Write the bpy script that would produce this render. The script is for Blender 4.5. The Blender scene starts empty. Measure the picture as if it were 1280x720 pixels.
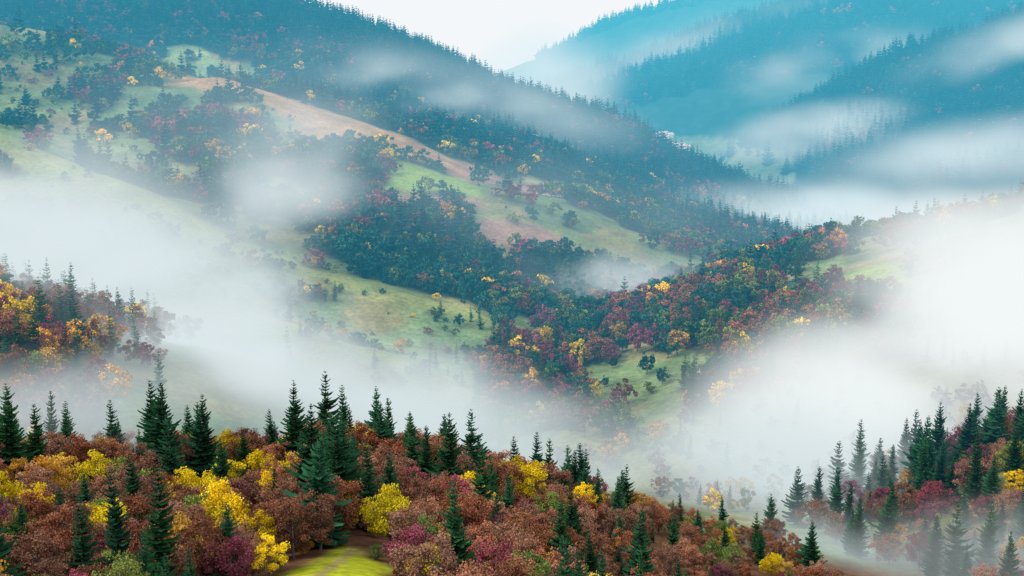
import bpy, math, time, numpy as np
from mathutils import Vector
T0=time.time()
sc=bpy.context.scene
root=sc.collection
# ------------------------------------------------------------------ noise
def vnoise(x,y,seed=0):
    xi=np.floor(x); yi=np.floor(y); fx=x-xi; fy=y-yi
    xi=xi.astype(np.int64); yi=yi.astype(np.int64)
    def h(a,b):
        n=(a*374761393+b*668265263+seed*974634777)&0xffffffff
        n=((n^(n>>13))*1274126177)&0xffffffff
        n=n^(n>>16)
        return (n&0xffff)/65535.0
    u=fx*fx*fx*(fx*(fx*6-15)+10); v=fy*fy*fy*(fy*(fy*6-15)+10)
    return (h(xi,yi)*(1-u)+h(xi+1,yi)*u)*(1-v)+(h(xi,yi+1)*(1-u)+h(xi+1,yi+1)*u)*v
def fbm(x,y,s,o=4,seed=0):
    t=0;a=1;n=0
    for i in range(o):
        t=t+a*vnoise(x/s+17.3*i,y/s-9.1*i,seed+i*13); n+=a; a*=.5; s*=.5
    return t/n
def sstep(a,b,x):
    t=np.clip((x-a)/(b-a),0,1); return t*t*(3-2*t)
# ------------------------------------------------------------------ terrain (metres, z relative to the viewpoint)
R1=[(-610,1400,35),(-480,1350,7),(-341,1300,-20),(-238,1250,-40),(-142,1200,-72),(-66,1180,-100),(7,1180,-127),(88,1200,-144),(184,1250,-166),(266,1300,-195),(315,1320,-215)]
R=[
 (.45,12,[(-300,330,-118),(-145,345,-120),(-102,390,-125),(-49,400,-127),(-9,395,-134),(14,388,-143),(30,378,-151),(46,368,-158),(64,352,-162),(80,340,-168),(120,335,-200)]),
 (.42,14,[(-49,400,-127),(-40,300,-111),(-30,200,-88),(0,60,-50),(0,-80,-15)]),
 (.25,15,[(-145,345,-120),(-110,230,-97),(-60,100,-62)]),
 (.5,8,[(105,482,-192),(116,480,-182),(145,480,-171),(178,480,-155),(220,500,-138),(320,520,-100)]),
 (.36,12,[(-400,600,-80),(-300,600,-98),(-226,620,-120),(-195,620,-145),(-160,600,-180)]),
 (.36,12,[(-240,620,-120),(-200,500,-142)]),
 (.33,25,R1),
 (.42,15,[(-257,1500,-40),(-162,1450,-66),(-64,1430,-93),(32,1420,-120),(96,1420,-148),(178,1420,-175),(258,1420,-198)]),
 (.42,15,[(-600,1150,-20),(-435,1050,-48),(-360,1000,-73),(-281,960,-93.5),(-214,920,-122),(-158,900,-137),(-80,880,-156),(-30,870,-171),(5,860,-184)]),
 (.4,12,[(-330,850,-95),(-253,820,-116),(-151,780,-151),(-91,760,-165),(-34,750,-181)]),
 (.42,20,[(-564,1900,125),(-397,1850,80),(-238,1800,24),(-157,1780,-14),(-78,1760,-43),(0,1750,-72),(58,1740,-110),(136,1720,-157),(213,1700,-195)]),
 (.28,20,[(500,850,-60),(390,850,-87),(309,850,-113),(261,850,-128),(212,850,-142),(179,850,-155),(144,840,-164),(104,830,-170),(55,810,-176),(18,790,-181),(-18,770,-190)]),
 (.33,20,[(400,720,-90),(255,700,-123),(215,700,-134),(166,690,-154),(125,680,-172),(81,670,-177),(46,660,-184)]),
 (.6,20,[(450,2300,-178),(513,2300,-127),(589,2300,-72),(650,2300,-28),(735,2300,8),(840,2300,45),(1025,2300,115),(1500,2400,200)]),
 (.42,20,[(390,1900,-215),(470,1900,-180),(600,1900,-153),(705,1900,-112),(900,1950,-60)]),
 (.42,25,[(90,3200,-150),(143,3200,-115),(249,3200,-58),(374,3200,-24),(461,3200,12),(600,3200,62),(810,3200,140),(1500,3300,230)]),
 (.42,25,[(110,2800,-140),(251,2800,-98),(374,2800,-60),(558,2800,-30),(790,2800,-8)]),
 (.45,25,[(116,4200,-75),(209,4200,-18),(346,4200,55),(508,4200,120),(830,4200,190)]),
]
def H(x,y):
    x=np.asarray(x,float); y=np.asarray(y,float)
    zs=[np.full(x.shape,-216.0)]
    for sl,w,p in R:
        best=np.full(x.shape,-1e4)
        for (ax,ay,az),(bx,by,bz) in zip(p[:-1],p[1:]):
            dx,dy=bx-ax,by-ay
            t=np.clip(((x-ax)*dx+(y-ay)*dy)/(dx*dx+dy*dy),0,1)
            d=np.hypot(x-ax-t*dx,y-ay-t*dy)
            best=np.maximum(best,az+t*(bz-az)-sl*(np.sqrt(d*d+w*w)-w))
        zs.append(best)
    zs=np.array(zs); m=zs.max(0); k=4.0
    z=m+k*np.log(np.exp((zs-m)/k).sum(0))
    amp=np.clip((y-350)/900,0.1,1.6)
    return z+amp*((fbm(x,y,150,4,3)-.5)*26+(fbm(x,y,45,3,8)-.5)*7)
def ell(x,y,cx,cy,rx,ry,soft=.35,wob=.35,seed=5):
    d=np.sqrt(((x-cx)/rx)**2+((y-cy)/ry)**2)+(fbm(x,y,25,3,seed)-.5)*wob*2
    return 1-sstep(1-soft,1+soft*.3,d)
def ridgedist(x,y,p):
    b=np.full(x.shape,1e6)
    for (ax,ay,_),(bx,by,_) in zip(p[:-1],p[1:]):
        dx,dy=bx-ax,by-ay
        t=np.clip(((x-ax)*dx+(y-ay)*dy)/(dx*dx+dy*dy),0,1)
        b=np.minimum(b,np.hypot(x-ax-t*dx,y-ay-t*dy))
    return b
def brown_field(x,y):
    rd=ridgedist(x,y,R1)+(fbm(x,y,30,3,21)-.5)*24
    wd=8*sstep(-230,-150,x)
    b=(1-sstep(26+wd,42+wd,rd))*sstep(-330,-270,x)*(1-sstep(30,70,x))
    b=np.maximum(b,ell(x,y,8,1008,38,24)); b=np.maximum(b,ell(x,y,-20,1140,44,24)*.9)
    b=np.maximum(b,ell(x,y,-150,1165,34,30))
    b=np.maximum(b,ell(x,y,-55,1045,42,12))
    b=np.maximum(b,ell(x,y,207,712,34,12))
    return b
def green_field(x,y):
    w=(fbm(x,y,20,2,4)-.5)*6
    a=sstep(-98,-92,x+w)*(1-sstep(-28,-22,x+w+ (y-1080)*.25))*sstep(1058,1063,y+w)*(1-sstep(1122,1128,y+w))
    a=np.maximum(a,ell(x,y,138,806,34,18))
    a=np.maximum(a,ell(x,y,205,800,32,28)*.8)
    return a
def clearing(x,y):
    d=np.abs(x+34+(fbm(x,y,12,2,6)-.5)*9)-(16-np.clip((y-245)/50,0,1)*14)
    return (1-sstep(-4,2,d))*(1-sstep(290,303,y))*sstep(200,212,y)
def trackway(x,y):
    return (1-sstep(.7,1.5,np.abs(x+36+1.5*np.sin(y*.06))))*(1-sstep(290,298,y))*sstep(200,212,y)
def forest(x,y,z=None):
    """probability of tree cover"""
    if z is None: z=H(x,y)
    n=fbm(x,y,60,4,31); n2=fbm(x,y,22,3,77)
    D=np.zeros(x.shape)
    inD=(y>720)&(y<1620)
    base=.01+.95*sstep(.60,.625,n)+.7*sstep(.64,.66,n2)
    f=np.zeros(x.shape)
    for e in [(-255,1130,56,42),(-150,1085,80,44),(-230,1010,85,22),(55,1145,80,32),(120,1180,60,36),(-60,1020,52,15),(0,930,90,42),(60,965,60,22),(-110,1000,50,22),(150,1100,70,50),(200,1170,80,60),(120,930,80,40),(60,890,60,32),(-90,940,60,15)]:
        f=np.maximum(f,ell(x,y,*e,soft=.12,seed=12,wob=.9))
    base=np.maximum(base,f)
    past=np.maximum(ell(x,y,-400,1240,190,70),ell(x,y,-340,1090,100,50))
    base=base*(1-.7*past)
    r2=ridgedist(x,y,R[8][2])
    grass=1-sstep(14,26,r2+(n2-.5)*20)
    base=np.where(x<0,base*(1-.92*grass),base)
    low=(y<870-.25*(x+80))&(x<20)
    base=np.where(low,.02+.5*sstep(.59,.65,n2),base)
    base=base*(1-ell(x,y,80,1015,60,38))*(1-.8*ell(x,y,-160,960,50,18))
    behind=(y>1215)&(x>-260)&(y<1620)
    base=np.where(behind,.03+.97*sstep(.48,.52,n+.18*sstep(1360,1430,y)*(1-.6*sstep(1500,1540,y))+.05*sstep(-150,50,x)),base)
    base=np.where((x>50)&(y>1110)&(y<1620),.95,base)
    D=np.where(inD,base,D)
    D=np.where(y>=1620,1,D)
    D=np.where((y>2080)&(y<2680)&(x<420)&(z<-172),.08,D)
    E=(x>-20)&(y>645)&(y<880)
    eb=.10+.88*sstep(.475,.52,n+.4*(n2-.5))
    D=np.where(E,eb,D)
    D=np.where((x>20)&(y<=645)&(y>540),.10+.5*sstep(.5,.62,n2),D)
    D=np.where((x<-140)&(y>430)&(y<700),.85*(1-sstep(-185,-150,x+(n2-.5)*40)),D)
    D=np.where((y>=700)&(y<760)&(x<-20),.02+.4*sstep(.58,.64,n2),D)
    D=D*(1-brown_field(x,y))*(1-green_field(x,y))
    return np.clip(D,0,1)

# ------------------------------------------------------------------ materials helpers
def newmat(name):
    m=bpy.data.materials.new(name); m.use_nodes=True
    nt=m.node_tree; nt.nodes.clear(); return m,nt
def N(nt,t,**k):
    n=nt.nodes.new(t)
    for a,b in k.items(): setattr(n,a,b)
    return n
def M(nt,op,a,b=None,c=None,clamp=False):
    n=nt.nodes.new('ShaderNodeMath'); n.operation=op; n.use_clamp=clamp
    for i,v in enumerate((a,b,c)):
        if v is None: continue
        if isinstance(v,(int,float)): n.inputs[i].default_value=v
        else: nt.links.new(v,n.inputs[i])
    return n.outputs[0]
def mixc(nt,fac,a,b,bt='MIX'):
    n=nt.nodes.new('ShaderNodeMix'); n.data_type='RGBA'; n.blend_type=bt
    for s,v in ((n.inputs[0],fac),(n.inputs[6],a),(n.inputs[7],b)):
        if isinstance(v,(int,float)): s.default_value=v
        elif isinstance(v,tuple): s.default_value=(*v,1)
        else: nt.links.new(v,s)
    return n.outputs[2]
def simple(name,col,rough=.8,var=.25,scale=3.0):
    m,nt=newmat(name)
    o=N(nt,'ShaderNodeOutputMaterial'); b=N(nt,'ShaderNodeBsdfPrincipled'); b.inputs['Roughness'].default_value=rough
    tc=N(nt,'ShaderNodeTexCoord'); no=N(nt,'ShaderNodeTexNoise'); no.inputs['Scale'].default_value=scale
    nt.links.new(tc.outputs['Object'],no.inputs['Vector'])
    c=mixc(nt,no.outputs[0],tuple(x*(1-var) for x in col),tuple(min(1,x*(1+var)) for x in col))
    nt.links.new(c,b.inputs['Base Color']); nt.links.new(b.outputs[0],o.inputs[0]); return m
def leafmat(name,dark,light,alt=None):
    m,nt=newmat(name)
    o=N(nt,'ShaderNodeOutputMaterial')
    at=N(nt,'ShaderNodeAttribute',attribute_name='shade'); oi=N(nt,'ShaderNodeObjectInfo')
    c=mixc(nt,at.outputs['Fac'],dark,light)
    if alt: 
        f=M(nt,'MULTIPLY',oi.outputs['Random'],.9)
        c=mixc(nt,f,c,mixc(nt,at.outputs['Fac'],tuple(v*.6 for v in alt),alt))
    r2=M(nt,'FRACT',M(nt,'MULTIPLY',oi.outputs['Random'],7.31))
    br=M(nt,'MULTIPLY_ADD',r2,.7,.62)
    h=N(nt,'ShaderNodeHueSaturation'); nt.links.new(br,h.inputs['Value']); nt.links.new(c,h.inputs['Color'])
    d=N(nt,'ShaderNodeBsdfDiffuse')
    nt.links.new(h.outputs[0],d.inputs[0]); nt.links.new(d.outputs[0],o.inputs[0])
    return m
bark=simple('bark',(.12,.095,.08),.9,.4,4)
LM={
 'spruce':leafmat('spruce_needles',(.005,.026,.011),(.03,.105,.032),(.022,.085,.045)),
 'sprucefar':leafmat('spruce_needles_hazed',(.005,.035,.035),(.015,.09,.09),(.015,.07,.09)),  # blue of distant haze put into the needle colour
 'rust':leafmat('beech_leaves_rust',(.12,.036,.02),(.37,.13,.062),(.32,.18,.12)),
 'maroon':leafmat('beech_leaves_maroon',(.13,.025,.035),(.34,.075,.09),(.28,.10,.15)),
 'yellow':leafmat('maple_leaves_yellow',(.46,.27,.005),(.90,.63,.018),(.82,.66,.025)),
 'orange':leafmat('beech_leaves_orange',(.30,.12,.015),(.70,.33,.045),(.58,.40,.08)),
 'green':leafmat('leaves_green',(.03,.07,.02),(.15,.24,.06),(.24,.25,.06)),
 'teal':leafmat('leaves_deep_green',(.010,.05,.042),(.035,.14,.115),(.05,.13,.08)),
}
# ------------------------------------------------------------------ mesh helpers
def mesh_from(name,V,F4,mats,mi,shade=None):
    me=bpy.data.meshes.new(name); V=np.asarray(V,np.float32)
    F4=np.asarray(F4,np.int32)
    me.vertices.add(len(V)); me.vertices.foreach_set('co',V.ravel())
    me.loops.add(F4.size); me.loops.foreach_set('vertex_index',F4.ravel())
    me.polygons.add(len(F4)); me.polygons.foreach_set('loop_start',np.arange(0,F4.size,4,dtype=np.int32))
    me.polygons.foreach_set('material_index',np.asarray(mi,np.int32))
    for m in mats: me.materials.append(m)
    if shade is not None:
        a=me.attributes.new('shade','FLOAT','FACE'); a.data.foreach_set('value',np.asarray(shade,np.float32))
    me.update(); me.validate(); return me
def tube(V,F,p0,p1,r0,r1,n=6,segs=1,bend=None):
    p0=np.array(p0,float);p1=np.array(p1,float)
    d=p1-p0; d/=np.linalg.norm(d)+1e-9
    a=np.cross(d,(0,0,1.0)); 
    if np.linalg.norm(a)<.1: a=np.cross(d,(1.0,0,0))
    a/=np.linalg.norm(a); b=np.cross(d,a)
    base=sum(len(v) for v in V); th=np.arange(n)/n*2*math.pi
    pts=[]
    for i in range(segs+1):
        t=i/segs; c=p0*(1-t)+p1*t
        if bend is not None: c=c+np.array(bend)*math.sin(t*math.pi)
        r=r0*(1-t)+r1*t
        pts.append(c+r*(np.cos(th)[:,None]*a+np.sin(th)[:,None]*b))
    V.append(np.concatenate(pts)); f=[]
    for i in range(segs):
        for j in range(n):
            k=(j+1)%n; f.append([base+i*n+j,base+i*n+k,base+(i+1)*n+k,base+(i+1)*n+j])
    F.append(np.array(f))
def quads(c,s,r,asp=.7,up=0.0):
    n=len(c); d=r.normal(size=(n,3)); d[:,2]*=(1-up); d/=np.linalg.norm(d,axis=1)[:,None]
    e=r.normal(size=(n,3)); e-=d*(e*d).sum(1)[:,None]; e/=np.linalg.norm(e,axis=1)[:,None]
    s=np.asarray(s).reshape(-1,1)
    a=d*s*.5; b=e*s*.5*asp
    return np.stack([c-a,c+b,c+a,c-b],1).reshape(-1,3)
def deciduous(seed,height,rad,nclump,per,leaf,limbs=True,contrast=1.0):
    r=np.random.default_rng(seed); V=[];F=[]
    tube(V,F,(0,0,-1.0),(r.normal()*.2,r.normal()*.2,height*.75),height*.018+.05,.05,6,3,(r.normal()*.25,r.normal()*.25,0))
    cen=[]
    ch=height*.80; c0=height*.58
    for i in range(nclump):
        a=r.uniform(0,2*math.pi); cz=r.uniform(-1,1); q=r.uniform(.35,1)**.6
        rr=math.sqrt(max(0,1-cz*cz)); lob=1+.22*math.sin(3*a+seed)+.12*r.normal()
        prof=1.0 if cz<0 else 1.0-.25*cz
        p=np.array([math.cos(a)*rr*rad*q*lob*prof,math.sin(a)*rr*rad*q*lob*prof,c0+cz*q*ch*.5*(1+.10*r.normal())])
        cen.append(p)
        if limbs and i%2==0:
            b=np.array([0,0,max(height*.2,p[2]-np.hypot(p[0],p[1])*1.0-height*.08)])
            if b[2]<p[2]: tube(V,F,b,p,.09,.02,3,2,(0,0,-.15*np.hypot(p[0],p[1])))
    nb=sum(len(f) for f in F)
    C=[];S=[];SH=[]
    for p in cen:
        k=int(per*r.uniform(.5,1.4)); cr=rad*r.uniform(.17,.32)
        d=r.normal(size=(k,3)); d/=np.linalg.norm(d,axis=1)[:,None]; d*=(r.uniform(0,1,k)**.5)[:,None]*cr
        d[:,2]*=.75
        C.append(p+d); S.append(leaf*r.uniform(.6,1.25,k))
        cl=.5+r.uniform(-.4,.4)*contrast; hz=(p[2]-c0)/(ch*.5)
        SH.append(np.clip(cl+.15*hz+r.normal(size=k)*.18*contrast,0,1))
    C=np.concatenate(C);S=np.concatenate(S);SH=np.concatenate(SH)
    base=sum(len(v) for v in V); V.append(quads(C,S,r)); F.append(np.arange(len(C)*4).reshape(-1,4)+base)
    F=np.concatenate(F); mi=np.ones(len(F)); mi[:nb]=0
    sh=np.concatenate([np.zeros(nb),SH])
    return V,F,mi,sh
def spruce(seed,height,rad,whorls,nbr,nseg,detail=1.0,skip=.08,pw=.85):
    r=np.random.default_rng(seed); V=[];F=[]
    tube(V,F,(0,0,-1.0),(0,0,height*.985),height*.013+.06,.02,6,2)
    nb=sum(len(f) for f in F); Q=[];SH=[]
    ph=r.uniform(0,6.28,3)
    for w in range(whorls):
        t=(w+r.uniform(-.3,.3))/whorls; z=height*(.10+.895*t)
        L0=rad*((1-t)**pw)*(.75+.25*min(1,t*6))+.12
        n=max(4,int(nbr*(1-.45*t)))
        off=r.uniform(0,6.28)
        wl=r.uniform(.7,1.15)
        for i in range(n):
            a=off+i/n*2*math.pi+r.normal()*.18
            L=L0*wl*r.uniform(.55,1.2)*(1+.18*math.sin(a+ph[0]+t*5)+.12*math.sin(2*a+ph[1]+t*9))
            if r.uniform()<skip: continue
            dx,dy=math.cos(a),math.sin(a)
            droop=-.38*(1-t)+.25*t
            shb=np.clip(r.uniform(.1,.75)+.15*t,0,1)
            for k in range(nseg):
                u0=k/nseg;u1=(k+1)/nseg
                p0=(dx*L*u0,dy*L*u0,z+L*(droop*u0+.28*u0**3)); p1=(dx*L*u1,dy*L*u1,z+L*(droop*u1+.28*u1**3))
                wd=L*.26*(1-u0*.65)*r.uniform(.7,1.2)+.06; wd2=wd*(.35 if k==nseg-1 else .8)
                if detail==0: wd*=1.5; wd2*=1.5
                sx,sy=-dy,dx; dr=-.45*wd
                for sg in (1,-1):
                    Q.append([p0,p1,(p1[0]+sx*wd2*sg+dx*wd*.5,p1[1]+sy*wd2*sg+dy*wd*.5,p1[2]+dr*r.uniform(.3,1.3)),(p0[0]+sx*wd*sg+dx*wd*.3,p0[1]+sy*wd*sg+dy*wd*.3,p0[2]+dr*r.uniform(.3,1.3))])
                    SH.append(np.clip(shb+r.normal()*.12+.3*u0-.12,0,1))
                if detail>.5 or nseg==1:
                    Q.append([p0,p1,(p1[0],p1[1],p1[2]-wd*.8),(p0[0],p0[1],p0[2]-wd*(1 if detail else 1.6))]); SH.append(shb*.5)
    Q=np.array(Q).reshape(-1,3); base=sum(len(v) for v in V)
    V.append(Q); F.append(np.arange(len(Q)).reshape(-1,4)+base)
    F=np.concatenate(F); mi=np.ones(len(F)); mi[:nb]=0
    return V,F,mi,np.concatenate([np.zeros(nb),SH])
# ------------------------------------------------------------------ terrain mesh
NR,NC=820,720
yy=np.concatenate([np.linspace(-200,200,40),np.exp(np.linspace(math.log(202),math.log(11000),NR-40))])
s=np.linspace(-1,1,NC)
Y,S=np.meshgrid(yy,s,indexing='ij'); X=S*(.75*np.maximum(Y,0)+260)
Z=H(X,Y)
idx=np.arange(NR*NC).reshape(NR,NC)
f=np.stack([idx[:-1,:-1],idx[:-1,1:],idx[1:,1:],idx[1:,:-1]],-1).reshape(-1,4)
G=lambda r,g,b:np.array([r,g,b])
x,y=X.ravel(),Y.ravel()
n=fbm(x,y,70,4,41)[:,None]; n2=fbm(x,y,14,3,43)[:,None]; n5=fbm(x,y,160,3,47)[:,None]
fo=forest(x,y,Z.ravel())[:,None]
grass=G(.072,.14,.074)*(1-n)+G(.155,.21,.082)*n
grass=grass+(G(.20,.18,.085)-grass)*sstep(.46,.68,fbm(x,y,40,3,44))[:,None]*.8
col=grass*(.6+.8*n2)*(.55+.9*n5)
sunlit_crest=np.maximum(1-sstep(10,30,ridgedist(x,y,R[8][2])+(n2[:,0]-.5)*18),.8*(1-sstep(8,24,ridgedist(x,y,R[9][2])+(n2[:,0]-.5)*18)))[:,None]
col=col+(G(.21,.25,.08)*(.75+.5*n2)-col)*sunlit_crest*.75  # yellow-green crest grass, brightened in its colour as if sunlit
litter=G(.11,.075,.04)*(1-n2)+G(.045,.075,.045)*n2
col=col+(litter-col)*np.clip(fo*1.2-.15,0,1)
far=(y>1620)[:,None]; col=np.where(far,G(.015,.04,.035)*(.6+n2),col)
mead=((y>2080)&(y<2680)&(x<420)&(Z.ravel()<-172))[:,None]; col=np.where(mead,G(.08,.12,.07)*(.6+n),col)
bf=brown_field(x,y)[:,None]; col=col+((G(.30,.19,.10)+(G(.24,.15,.12)-G(.30,.19,.10))*sstep(-100,0,x)[:,None])*(.6+.8*n2)-col)*bf
gf=green_field(x,y)[:,None]; col=col+(G(.17,.27,.05)*(.8+.4*n2)-col)*gf
near=(1-sstep(430,470,y))[:,None]; col=col+(G(.12,.06,.035)*(.6+.8*n2)-col)*near
cl=clearing(x,y)[:,None]; col=col+(G(.30,.32,.02)*(.4+1.2*n2)-col)*cl
tw=trackway(x,y)[:,None]*.75; col=col+(G(.22,.16,.08)-col)*tw
gold=((x>10)*(1-sstep(640,670,y))*sstep(520,540,y))[:,None]; col=col+(G(.22,.22,.09)*(.6+.8*n2)-col)*gold*.8
me=bpy.data.meshes.new('terrain')
me.vertices.add(NR*NC); me.vertices.foreach_set('co',np.stack([X,Y,Z],-1).astype(np.float32).ravel())
me.loops.add(f.size); me.loops.foreach_set('vertex_index',f.ravel().astype(np.int32))
me.polygons.add(len(f)); me.polygons.foreach_set('loop_start',np.arange(0,f.size,4,dtype=np.int32))
me.polygons.foreach_set('use_smooth',np.ones(len(f),bool))
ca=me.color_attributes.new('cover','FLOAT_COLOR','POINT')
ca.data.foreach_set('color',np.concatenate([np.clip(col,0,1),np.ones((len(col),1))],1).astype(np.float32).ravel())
me.update()
terrain=bpy.data.objects.new('terrain',me); root.objects.link(terrain)
m,nt=newmat('mountain_ground')
o=N(nt,'ShaderNodeOutputMaterial'); b=N(nt,'ShaderNodeBsdfDiffuse')
at=N(nt,'ShaderNodeAttribute',attribute_name='cover'); ge=N(nt,'ShaderNodeNewGeometry')
n1=N(nt,'ShaderNodeTexNoise'); n1.inputs['Scale'].default_value=.35; n1.inputs['Detail'].default_value=4; n1.inputs['Roughness'].default_value=.7
nt.links.new(ge.outputs['Position'],n1.inputs['Vector'])
n3=N(nt,'ShaderNodeTexNoise'); n3.inputs['Scale'].default_value=.05; n3.inputs['Detail'].default_value=2
nt.links.new(ge.outputs['Position'],n3.inputs['Vector'])
v=M(nt,'MULTIPLY_ADD',n1.outputs[0],1.8,.1); v=M(nt,'MULTIPLY',v,M(nt,'MULTIPLY_ADD',n3.outputs[0],1.0,.5))
h=N(nt,'ShaderNodeHueSaturation'); nt.links.new(v,h.inputs['Value']); nt.links.new(at.outputs['Color'],h.inputs['Color'])
nt.links.new(h.outputs[0],b.inputs['Color'])
nt.links.new(b.outputs[0],o.inputs[0]); me.materials.append(m)

# ------------------------------------------------------------------ tree sources
def build(name,data,kind):
    V,F,mi,sh=data
    return mesh_from(name,np.concatenate(V),F,[bark,LM[kind]],mi,sh)
kinds=['rust','maroon','yellow','orange','green','teal']
near={}
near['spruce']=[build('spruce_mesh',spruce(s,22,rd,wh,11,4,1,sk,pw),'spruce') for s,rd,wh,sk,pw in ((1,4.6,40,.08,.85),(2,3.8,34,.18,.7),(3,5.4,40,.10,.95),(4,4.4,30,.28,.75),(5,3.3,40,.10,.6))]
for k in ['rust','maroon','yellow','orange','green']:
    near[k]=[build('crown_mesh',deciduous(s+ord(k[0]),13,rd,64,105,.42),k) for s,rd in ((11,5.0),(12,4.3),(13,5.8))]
mid={'spruce':[build('spruce_mid',spruce(s,20,rd,20,7,2,0),'spruce') for s,rd in ((4,4.0),(5,3.4))]}
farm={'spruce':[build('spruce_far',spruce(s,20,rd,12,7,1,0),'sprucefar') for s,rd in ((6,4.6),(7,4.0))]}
for k in kinds:
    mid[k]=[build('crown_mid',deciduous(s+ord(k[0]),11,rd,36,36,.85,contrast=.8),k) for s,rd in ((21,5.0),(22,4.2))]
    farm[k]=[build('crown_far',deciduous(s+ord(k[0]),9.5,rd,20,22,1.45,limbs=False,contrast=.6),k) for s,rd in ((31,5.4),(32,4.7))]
# ------------------------------------------------------------------ scattering
def pick(weights,x,y,seed):
    names=list(weights); w=np.stack([np.broadcast_to(np.asarray(weights[k],float),x.shape) for k in names]); w=w/w.sum(0)
    r=np.random.default_rng(seed).uniform(size=x.shape); c=np.cumsum(w,0)
    return np.array(names)[np.minimum((r[None]>c).sum(0),len(names)-1)]
def poisson(x0,x1,y0,y1,sp,seed):
    r=np.random.default_rng(seed)
    gx=np.arange(x0,x1,sp); gy=np.arange(y0,y1,sp); a,b=np.meshgrid(gx,gy)
    a=a.ravel()+r.uniform(-.48,.48,a.size)*sp; b=b.ravel()+r.uniform(-.48,.48,b.size)*sp
    return a,b,r
def scatter(name,lib,x,y,z,kd,sc_,seed):
    r=np.random.default_rng(seed); used=sorted(set(kd))
    col_=bpy.data.collections.new(name+'_sources'); names=[];src={}
    for k in used:
        for i,me in enumerate(lib[k]):
            ob=bpy.data.objects.new('%s_%s_%d'%(name,k,i),me); col_.objects.link(ob); names.append(ob.name); src.setdefault(k,[]).append(ob.name)
    order=sorted(names); ix=np.array([order.index(src[k][r.integers(len(src[k]))]) for k in kd],np.int32)
    me=bpy.data.meshes.new(name); me.vertices.add(len(x)); me.vertices.foreach_set('co',np.stack([x,y,z],-1).astype(np.float32).ravel())
    a=me.attributes.new('pick','INT','POINT'); a.data.foreach_set('value',ix)
    a=me.attributes.new('size','FLOAT','POINT'); a.data.foreach_set('value',sc_.astype(np.float32))
    a=me.attributes.new('turn','FLOAT_VECTOR','POINT'); t=np.zeros((len(x),3),np.float32); t[:,2]=r.uniform(0,6.28,len(x)); t[:,:2]=r.normal(size=(len(x),2))*.03; a.data.foreach_set('vector',t.ravel())
    ob=bpy.data.objects.new(name,me); root.objects.link(ob)
    ng=bpy.data.node_groups.new(name,'GeometryNodeTree')
    ng.interface.new_socket('Geometry',in_out='INPUT',socket_type='NodeSocketGeometry'); ng.interface.new_socket('Geometry',in_out='OUTPUT',socket_type='NodeSocketGeometry')
    gi=ng.nodes.new('NodeGroupInput'); go=ng.nodes.new('NodeGroupOutput'); ip=ng.nodes.new('GeometryNodeInstanceOnPoints'); ci=ng.nodes.new('GeometryNodeCollectionInfo')
    ci.inputs['Collection'].default_value=col_; ci.inputs['Separate Children'].default_value=True; ci.inputs['Reset Children'].default_value=True
    def na(n_,t):
        q=ng.nodes.new('GeometryNodeInputNamedAttribute'); q.data_type=t; q.inputs['Name'].default_value=n_; return q.outputs['Attribute']
    L=ng.links.new
    L(gi.outputs[0],ip.inputs['Points']); L(ci.outputs[0],ip.inputs['Instance']); ip.inputs['Pick Instance'].default_value=True
    L(na('pick','INT'),ip.inputs['Instance Index']); L(na('size','FLOAT'),ip.inputs['Scale'])
    e=ng.nodes.new('FunctionNodeEulerToRotation'); L(na('turn','FLOAT_VECTOR'),e.inputs[0]); L(e.outputs[0],ip.inputs['Rotation'])
    L(ip.outputs[0],go.inputs[0])
    md=ob.modifiers.new('scatter','NODES'); md.node_group=ng
    return ob
cnt={}
# --- middle distance trees
a,b,r=poisson(-420,560,455,900,6.0,100)
keep=(np.abs(a)<.42*b+40)&(r.uniform(size=a.size)<forest(a,b)*.95)&~((a>75)&(b<535))&~((a<75)&(a>-140)&(b<560))
a,b=a[keep],b[keep]
sp_n=fbm(a,b,35,3,55); rn=fbm(a,b,45,3,56)
left=(a<-120)&(b<705); lo=(a<-15)&(b>705)
w={'spruce':np.where(left,.38,.16+.6*sstep(.55,.68,sp_n)),
   'rust':np.where(lo,.08,np.where(left,.5,.34*sstep(.35,.6,rn)+.14)),'maroon':np.where(lo,.03,np.where(left,.28,.46*sstep(.42,.58,rn)+.07)),
   'yellow':np.where(left,.02,.05),'orange':np.where(b<650,.22,.08),'green':np.where(left,.05,.30),'teal':np.where(left|(b<650),.02,.55)}
w['yellow']=w['yellow']+2.5*ell(a,b,-212,598,15,10); w['orange']=w['orange']+.5*ell(a,b,-225,605,26,20)
kd=pick(w,a,b,3); big=np.where(kd=='spruce',r.uniform(.6,1.3,a.size),r.uniform(.6,1.6,a.size))
big=np.where((b<645)&(b>530)&(a>0)|lo,big*.55,big)
scatter('hillside_trees',mid,a,b,H(a,b)-.3,kd,big,5); cnt['mid']=len(a)
# --- main slopes
a,b,r=poisson(-760,560,880,1640,6.2,200)
keep=(np.abs(a)<.42*b+40)&(r.uniform(size=a.size)<forest(a,b)); a,b=a[keep],b[keep]
sp_n=fbm(a,b,60,3,65); rn=fbm(a,b,50,3,66); yn=fbm(a,b,30,3,67); beh=(b>1215)&(a>-230)
w={'spruce':np.where(beh,1.0,.06+.8*sstep(.55,.64,sp_n)),'teal':.70,'green':.15,'rust':.08*sstep(.45,.6,rn)+.03,
   'maroon':.50*sstep(.50,.62,rn)+1.3*ell(a,b,-255,1140,50,42),'yellow':.16*sstep(.60,.70,yn)+.007+.9*ell(a,b,60,1160,35,14),'orange':.08*sstep(.60,.70,yn)+.008+.3*ell(a,b,70,1145,35,14)}
kd=pick(w,a,b,4); big=np.where(kd=='spruce',r.uniform(.5,1.25,a.size),r.uniform(.6,1.6,a.size))
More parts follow.
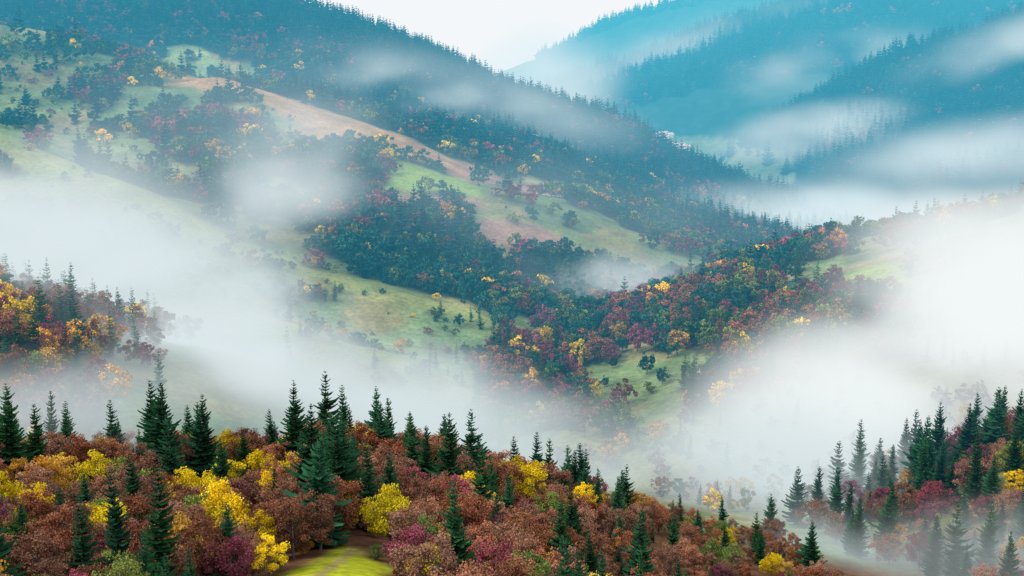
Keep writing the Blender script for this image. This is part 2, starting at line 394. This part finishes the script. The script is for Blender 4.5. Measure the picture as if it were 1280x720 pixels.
scatter('slope_forest',farm,a,b,H(a,b)-.8,kd,big,6); cnt['slope']=len(a)
# --- back ridge and far mountains
a,b,r=poisson(-900,450,1620,1960,6.8,300)
keep=(np.abs(a)<.42*b+40)&(r.uniform(size=a.size)<forest(a,b)); a,b=a[keep],b[keep]
rn=fbm(a,b,70,3,76)
kd=pick({'spruce':1.2,'teal':.4,'maroon':1.0*sstep(.47,.57,rn),'rust':.1},a,b,5)
scatter('ridge_forest',farm,a,b,H(a,b)-.5,kd,np.where(kd=='spruce',r.uniform(.7,1.6,a.size),r.uniform(.6,1.4,a.size)),7); cnt['ridge']=len(a)
a,b,r=poisson(300,1150,1780,2420,9,400)
a2,b2,_=poisson(60,1500,2680,3250,12,401); a3,b3,_=poisson(80,1600,4100,4250,16,402)
a=np.concatenate([a,a2,a3]);b=np.concatenate([b,b2,b3])
keep=(np.abs(a)<.42*b+40)&(H(a,b)>-205)&(r.uniform(size=a.size)<forest(a,b)); a,b=a[keep],b[keep]
kd=pick({'spruce':1.2,'teal':.2,'maroon':.10},a,b,6)
scatter('mountain_forest',farm,a,b,H(a,b)-.5,kd,r.uniform(.8,2.0,a.size),8); cnt['far']=len(a)
a,b,r=poisson(-560,60,780,1330,9,500)
keep=(np.abs(a)<.42*b+40)&(r.uniform(size=a.size)<.5*sstep(.50,.58,fbm(a,b,30,3,88))+.015)&(green_field(a,b)<.2)&(brown_field(a,b)<.5); a,b=a[keep],b[keep]
kd=pick({'teal':1,'green':.6,'rust':.15,'yellow':.08,'maroon':.15},a,b,7)
scatter('pasture_bushes',farm,a,b,H(a,b)-.8,kd,r.uniform(.15,.6,a.size),9)
# --- foreground trees, each one an object
treename={'spruce':'spruce_tree','rust':'beech_tree','maroon':'copper_beech_tree','yellow':'maple_tree','orange':'birch_tree','green':'hornbeam_tree'}
def place(k,x_,y_,s_,r,v=None,z_=None):
    me=near[k][r.integers(len(near[k])) if v is None else v]
    ob=bpy.data.objects.new(treename[k],me); root.objects.link(ob)
    ob.location=(x_,y_,(float(H(np.array([x_]),np.array([y_]))[0]) if z_ is None else z_)-.3)
    ob.rotation_euler=(r.normal()*.03,r.normal()*.03,r.uniform(0,6.28)); w_=s_*r.uniform(.82,1.15); ob.scale=(w_,w_,s_)
a,b,r=poisson(-230,95,205,470,8.0,600)
keep=(np.abs(a)<.40*b+18)&(clearing(a,b)<.05)&(H(a,b)>-178)&~((np.abs(a+34)<19)&(b<262))&(r.uniform(size=a.size)<.93)
a,b=a[keep],b[keep]
sn=fbm(a,b,30,3,95); yn=fbm(a,b,22,2,96)
back=b>405
w={'spruce':np.where(back,.8,.26+.9*sstep(.52,.62,sn)),'rust':1.1,'maroon':.07,'yellow':.05+.7*sstep(.60,.69,yn),'orange':.11,'green':.15}
kd=pick(w,a,b,8); za=H(a,b)
for i in range(len(a)):
    k=kd[i]; q=1-.35*sstep(0,60,a[i]); place(k,a[i],b[i],q*(.4+1.0*r.uniform()**1.6 if k=='spruce' else r.uniform(.65,1.22)),r,None,za[i])
cnt['fg']=len(a)
a,b,r=poisson(105,330,425,545,7.0,650)
keep=(np.abs(a)<.42*b+30)&(a>105+.9*np.clip(470-b,0,99))&(r.uniform(size=a.size)<.25+.65*sstep(105,150,a)); a,b=a[keep],b[keep]
kd=pick({'spruce':1.2,'maroon':.2+.4*(a>165),'yellow':.06,'rust':.35,'orange':.1,'green':.15},a,b,9); za=H(a,b)
for i in range(len(a)):
    k=kd[i]; place(k,a[i],b[i],r.uniform(.55,1.4) if k=='spruce' else r.uniform(.7,1.2),r,None,za[i])
cnt['rb']=len(a)
for k,x_,y_,s_,v in [('spruce',-97,382,1.5,2),('spruce',-88,388,1.15,3),('spruce',-50,335,1.35,2),('spruce',-46,345,1.15,1),('spruce',-12,405,1.2,3),('spruce',-30,405,.95,0),('yellow',-72,330,1.15,0),('yellow',-62,290,1.0,1),('yellow',-82,345,1.15,2),('yellow',-86,352,1.1,1),('yellow',-78,372,1.15,1),('yellow',-70,378,1.1,0),('yellow',-60,372,1.0,2),
  ('spruce',-40,312,1.3,0),('spruce',-34,320,1.0,1),('spruce',-30,330,.9,2),('spruce',-55,262,.8,0),('spruce',-60,268,.65,1),('spruce',-78,275,.6,1),('green',-66,255,.7,1),('yellow',8,300,.8,2),('yellow',18,290,.75,1),('yellow',-12,372,1.05,2),('yellow',2,345,.9,0),('spruce',14,325,1.1,0),('spruce',-3,305,.7,2),('spruce',68,330,.75,1),('spruce',73,334,.65,0),('spruce',80,336,.5,0),
  ('green',-46,268,.35,0),('rust',-22,264,.35,1),('green',-28,283,.3,2),('orange',-44,284,.32,0),
  ('spruce',86,655,1.25,2),('spruce',174,700,1.2,0),('spruce',122,648,.9,1),('maroon',127,652,1.1,0),('maroon',110,657,1.15,2),('maroon',118,662,.9,1),('rust',96,668,1.0,0),('maroon',178,762,1.2,2),('maroon',186,768,1.1,0),('maroon',146,735,1.2,2)]:
    place(k,x_,y_,s_,r,v)
# ------------------------------------------------------------------ village houses
wallm=simple('white_plaster',(.78,.76,.72)); roofm=simple('tin_roof',(.45,.40,.40)); winm=simple('window_glass',(.05,.06,.08),.2); doorm=simple('wooden_door',(.15,.08,.04))
def box(name,cx,cy,cz,sx,sy,sz,mat,par):
    V=[(cx+i*sx/2,cy+j*sy/2,cz+k*sz/2) for i in(-1,1) for j in(-1,1) for k in(-1,1)]
    me=bpy.data.meshes.new(name); me.from_pydata(V,[],[(0,1,3,2),(4,6,7,5),(0,4,5,1),(2,3,7,6),(0,2,6,4),(1,5,7,3)]); me.materials.append(mat)
    ob=bpy.data.objects.new(name,me); root.objects.link(ob); ob.parent=par
r=np.random.default_rng(9); k_=0
while k_<34:
    hx=r.uniform(205,310); hy=r.uniform(2360,2660); hz=float(H(np.array([hx]),np.array([hy]))[0])
    if hz>-172: continue
    k_+=1
    e=bpy.data.objects.new('village_house',None); root.objects.link(e); e.location=(hx,hy,hz); e.rotation_euler[2]=r.uniform(-.5,.6)
    L_=r.uniform(11,18); W_=9; hh=6
    box('walls',0,0,hh/2-.5,L_,W_,hh+1,wallm,e)
    me=bpy.data.meshes.new('roof'); x1=L_/2+.7;y1=W_/2+.7;z0=hh+.01;z1=hh+3.4
    me.from_pydata([(-x1,-y1,z0),(x1,-y1,z0),(x1,y1,z0),(-x1,y1,z0),(-x1,0,z1),(x1,0,z1)],[],[(0,1,5,4),(2,3,4,5),(0,4,3),(1,2,5),(0,3,2,1)]); me.materials.append(roofm)
    ob=bpy.data.objects.new('roof',me); root.objects.link(ob); ob.parent=e
    for j in (-1,1):
        for q in (-.3,.3): box('window',q*L_,j*(W_/2+.02),2.8,1.3,.08,1.4,winm,e)
    box('door',0,-(W_/2+.03),1.1,1.1,.1,2.1,doorm,e)
# ------------------------------------------------------------------ air
def volmat(name,dens_fn,L,step=1.0,abscol=(0,0,0)):
    m,nt=newmat(name); o=N(nt,'ShaderNodeOutputMaterial'); ab=N(nt,'ShaderNodeVolumeAbsorption'); ab.inputs['Color'].default_value=(*abscol,1)
    em=N(nt,'ShaderNodeEmission'); em.inputs[0].default_value=(*L,1); ad=N(nt,'ShaderNodeAddShader')  # emission stands in for daylight scattered by fog and haze
    d=dens_fn(nt)
    if isinstance(d,float): ab.inputs['Density'].default_value=d; em.inputs['Strength'].default_value=d
    else: nt.links.new(d,ab.inputs['Density']); nt.links.new(d,em.inputs['Strength'])
    nt.links.new(ab.outputs[0],ad.inputs[0]); nt.links.new(em.outputs[0],ad.inputs[1]); nt.links.new(ad.outputs[0],o.inputs['Volume'])
    m.cycles.volume_step_rate=step
    return m
def boxvol(name,x0,x1,y0,y1,z0,z1,mat):
    me=bpy.data.meshes.new(name); V=[(i,j,k) for i in(x0,x1) for j in(y0,y1) for k in(z0,z1)]
    me.from_pydata(V,[],[(0,1,3,2),(4,6,7,5),(0,4,5,1),(2,3,7,6),(0,2,6,4),(1,5,7,3)]); me.materials.append(mat)
    root.objects.link(bpy.data.objects.new(name,me))
boxvol('valley_haze',-5000,5000,440,4600,-500,500,volmat('valley_haze',lambda nt:1/3100,(.07,.60,.95),1,(.92,.34,0)))
boxvol('far_fog_wall',-9000,9000,4620,10500,-500,900,volmat('far_fog_wall',lambda nt:1/350,(.90,.96,.98),1))  # glowing fog box added behind the ridges to keep the sky white
def uvsphere(name,nu=20,nv=12):
    import bmesh
    bm=bmesh.new(); bmesh.ops.create_uvsphere(bm,u_segments=nu,v_segments=nv,radius=1); me=bpy.data.meshes.new(name); bm.to_mesh(me); bm.free(); return me
def fog(x,y,z,rx,ry,rz,thick,L=(.72,.78,.79),tilt=0,turn=0,fill=.25,noise=4.0,size=None,hs=None):
    sz=size or rz*1.5
    hs=hs or .55
    target=36 if y<1100 else 50
    step=target/(.1*2*(rx+ry+rz)/3)
    def dens(nt):
        tc=N(nt,'ShaderNodeTexCoord'); ge=N(nt,'ShaderNodeNewGeometry')
        ln=N(nt,'ShaderNodeVectorMath',operation='DOT_PRODUCT'); nt.links.new(tc.outputs['Object'],ln.inputs[0]); nt.links.new(tc.outputs['Object'],ln.inputs[1])
        f=M(nt,'SUBTRACT',1,ln.outputs['Value'],clamp=True)
        mp=N(nt,'ShaderNodeVectorMath',operation='MULTIPLY'); mp.inputs[1].default_value=(hs/sz,hs/sz,1/sz); nt.links.new(ge.outputs['Position'],mp.inputs[0])
        no=N(nt,'ShaderNodeTexNoise'); no.inputs['Scale'].default_value=1; no.inputs['Detail'].default_value=2.0; no.inputs['Roughness'].default_value=.6
        nt.links.new(mp.outputs[0],no.inputs['Vector'])
        q=M(nt,'MULTIPLY_ADD',no.outputs[0],noise,-.5*noise+fill)
        q=M(nt,'MULTIPLY_ADD',f,.7,q)
        q=M(nt,'MAXIMUM',q,0.0); q=M(nt,'MULTIPLY',q,M(nt,'MULTIPLY',f,f))
        return M(nt,'MULTIPLY',q,1/thick)
    me=uvsphere('fog_bank'); me.materials.append(volmat('fog_bank',dens,L,step))
    ob=bpy.data.objects.new('fog_bank',me); root.objects.link(ob); ob.location=(x,y,z); ob.scale=(rx,ry,rz); ob.rotation_euler=(0,math.radians(tilt),math.radians(turn))
W1=(.72,.81,.83); W2=(.89,.94,.94); W3=(.66,.76,.77); W4=(.74,.88,.93)
fog(-215,690,-122,200,120,70,32,W1,tilt=16,noise=6.5,size=52,fill=.15)
fog(-110,630,-158,180,90,44,27,W1,tilt=7,noise=5.5,size=50)
fog(-300,830,-85,200,90,60,60,W1,tilt=15,noise=6)
fog(40,560,-178,250,80,42,30,W3,tilt=4,noise=5)
fog(235,620,-108,140,90,70,15,W2,tilt=-12,noise=5,size=70)
fog(185,610,-150,145,85,60,18,W2,tilt=-15,noise=5,size=60)
fog(130,570,-185,160,80,48,21,W1,tilt=-8)
fog(95,455,-186,100,50,34,26,W3)
fog(190,430,-165,110,40,28,34,W1)
fog(-170,475,-128,95,45,28,40,W1)
fog(85,940,-165,110,60,38,46,W1,tilt=10,fill=0,noise=5)
fog(-140,885,-90,90,50,60,46,W1,tilt=-40,fill=-.05,noise=6,size=55)
fog(-60,1050,-110,420,190,110,480,W4,tilt=12,fill=.2,size=110)
fog(-60,1580,-60,380,70,60,150,W4,tilt=13,fill=0,size=120)
fog(-60,1330,-50,170,50,34,60,W4,tilt=12,fill=-.1)
fog(350,1500,-190,330,200,50,65,W4,fill=.15)
fog(640,1740,-125,380,110,60,75,W4,tilt=-10,fill=.05,size=110)
fog(470,2150,-140,220,110,60,60,W4,tilt=-8,fill=.15,size=110)
fog(780,2120,0,300,60,60,75,W4,tilt=-16,fill=.05,size=110)
fog(560,2560,-50,250,80,85,70,W4,tilt=-10,fill=.15,size=150)
fog(40,2560,-70,200,150,140,85,W4,size=160)
fog(420,3080,-20,480,70,110,120,W4,tilt=-14,fill=.2,size=170)
# ------------------------------------------------------------------ light, sky, camera
w=bpy.data.worlds.new('World'); sc.world=w; w.use_nodes=True; nt=w.node_tree; bg=nt.nodes['Background']
sky=nt.nodes.new('ShaderNodeTexSky'); sky.sky_type='NISHITA'; sky.sun_disc=False; sky.sun_elevation=math.radians(46); sky.sun_rotation=math.radians(-111); sky.dust_density=4
c=mixc(nt,.6,sky.outputs[0],(12.0,12.9,13.6)); nt.links.new(c,bg.inputs[0]); bg.inputs[1].default_value=.15
sl=bpy.data.lights.new('sun','SUN'); sl.energy=2.2; sl.angle=math.radians(10); sl.color=(1,.98,.93)
so=bpy.data.objects.new('sun',sl); root.objects.link(so); so.rotation_euler=Vector((-.68,-.22,.70)).to_track_quat('Z','Y').to_euler()
cd=bpy.data.cameras.new('camera'); cd.lens=50; cd.clip_end=20000
c=bpy.data.objects.new('camera',cd); root.objects.link(c); c.rotation_euler=(math.radians(80),0,0); sc.camera=c
sc.view_settings.view_transform='Standard'; sc.view_settings.look='None'; sc.view_settings.exposure=0
print(cnt,time.time()-T0)
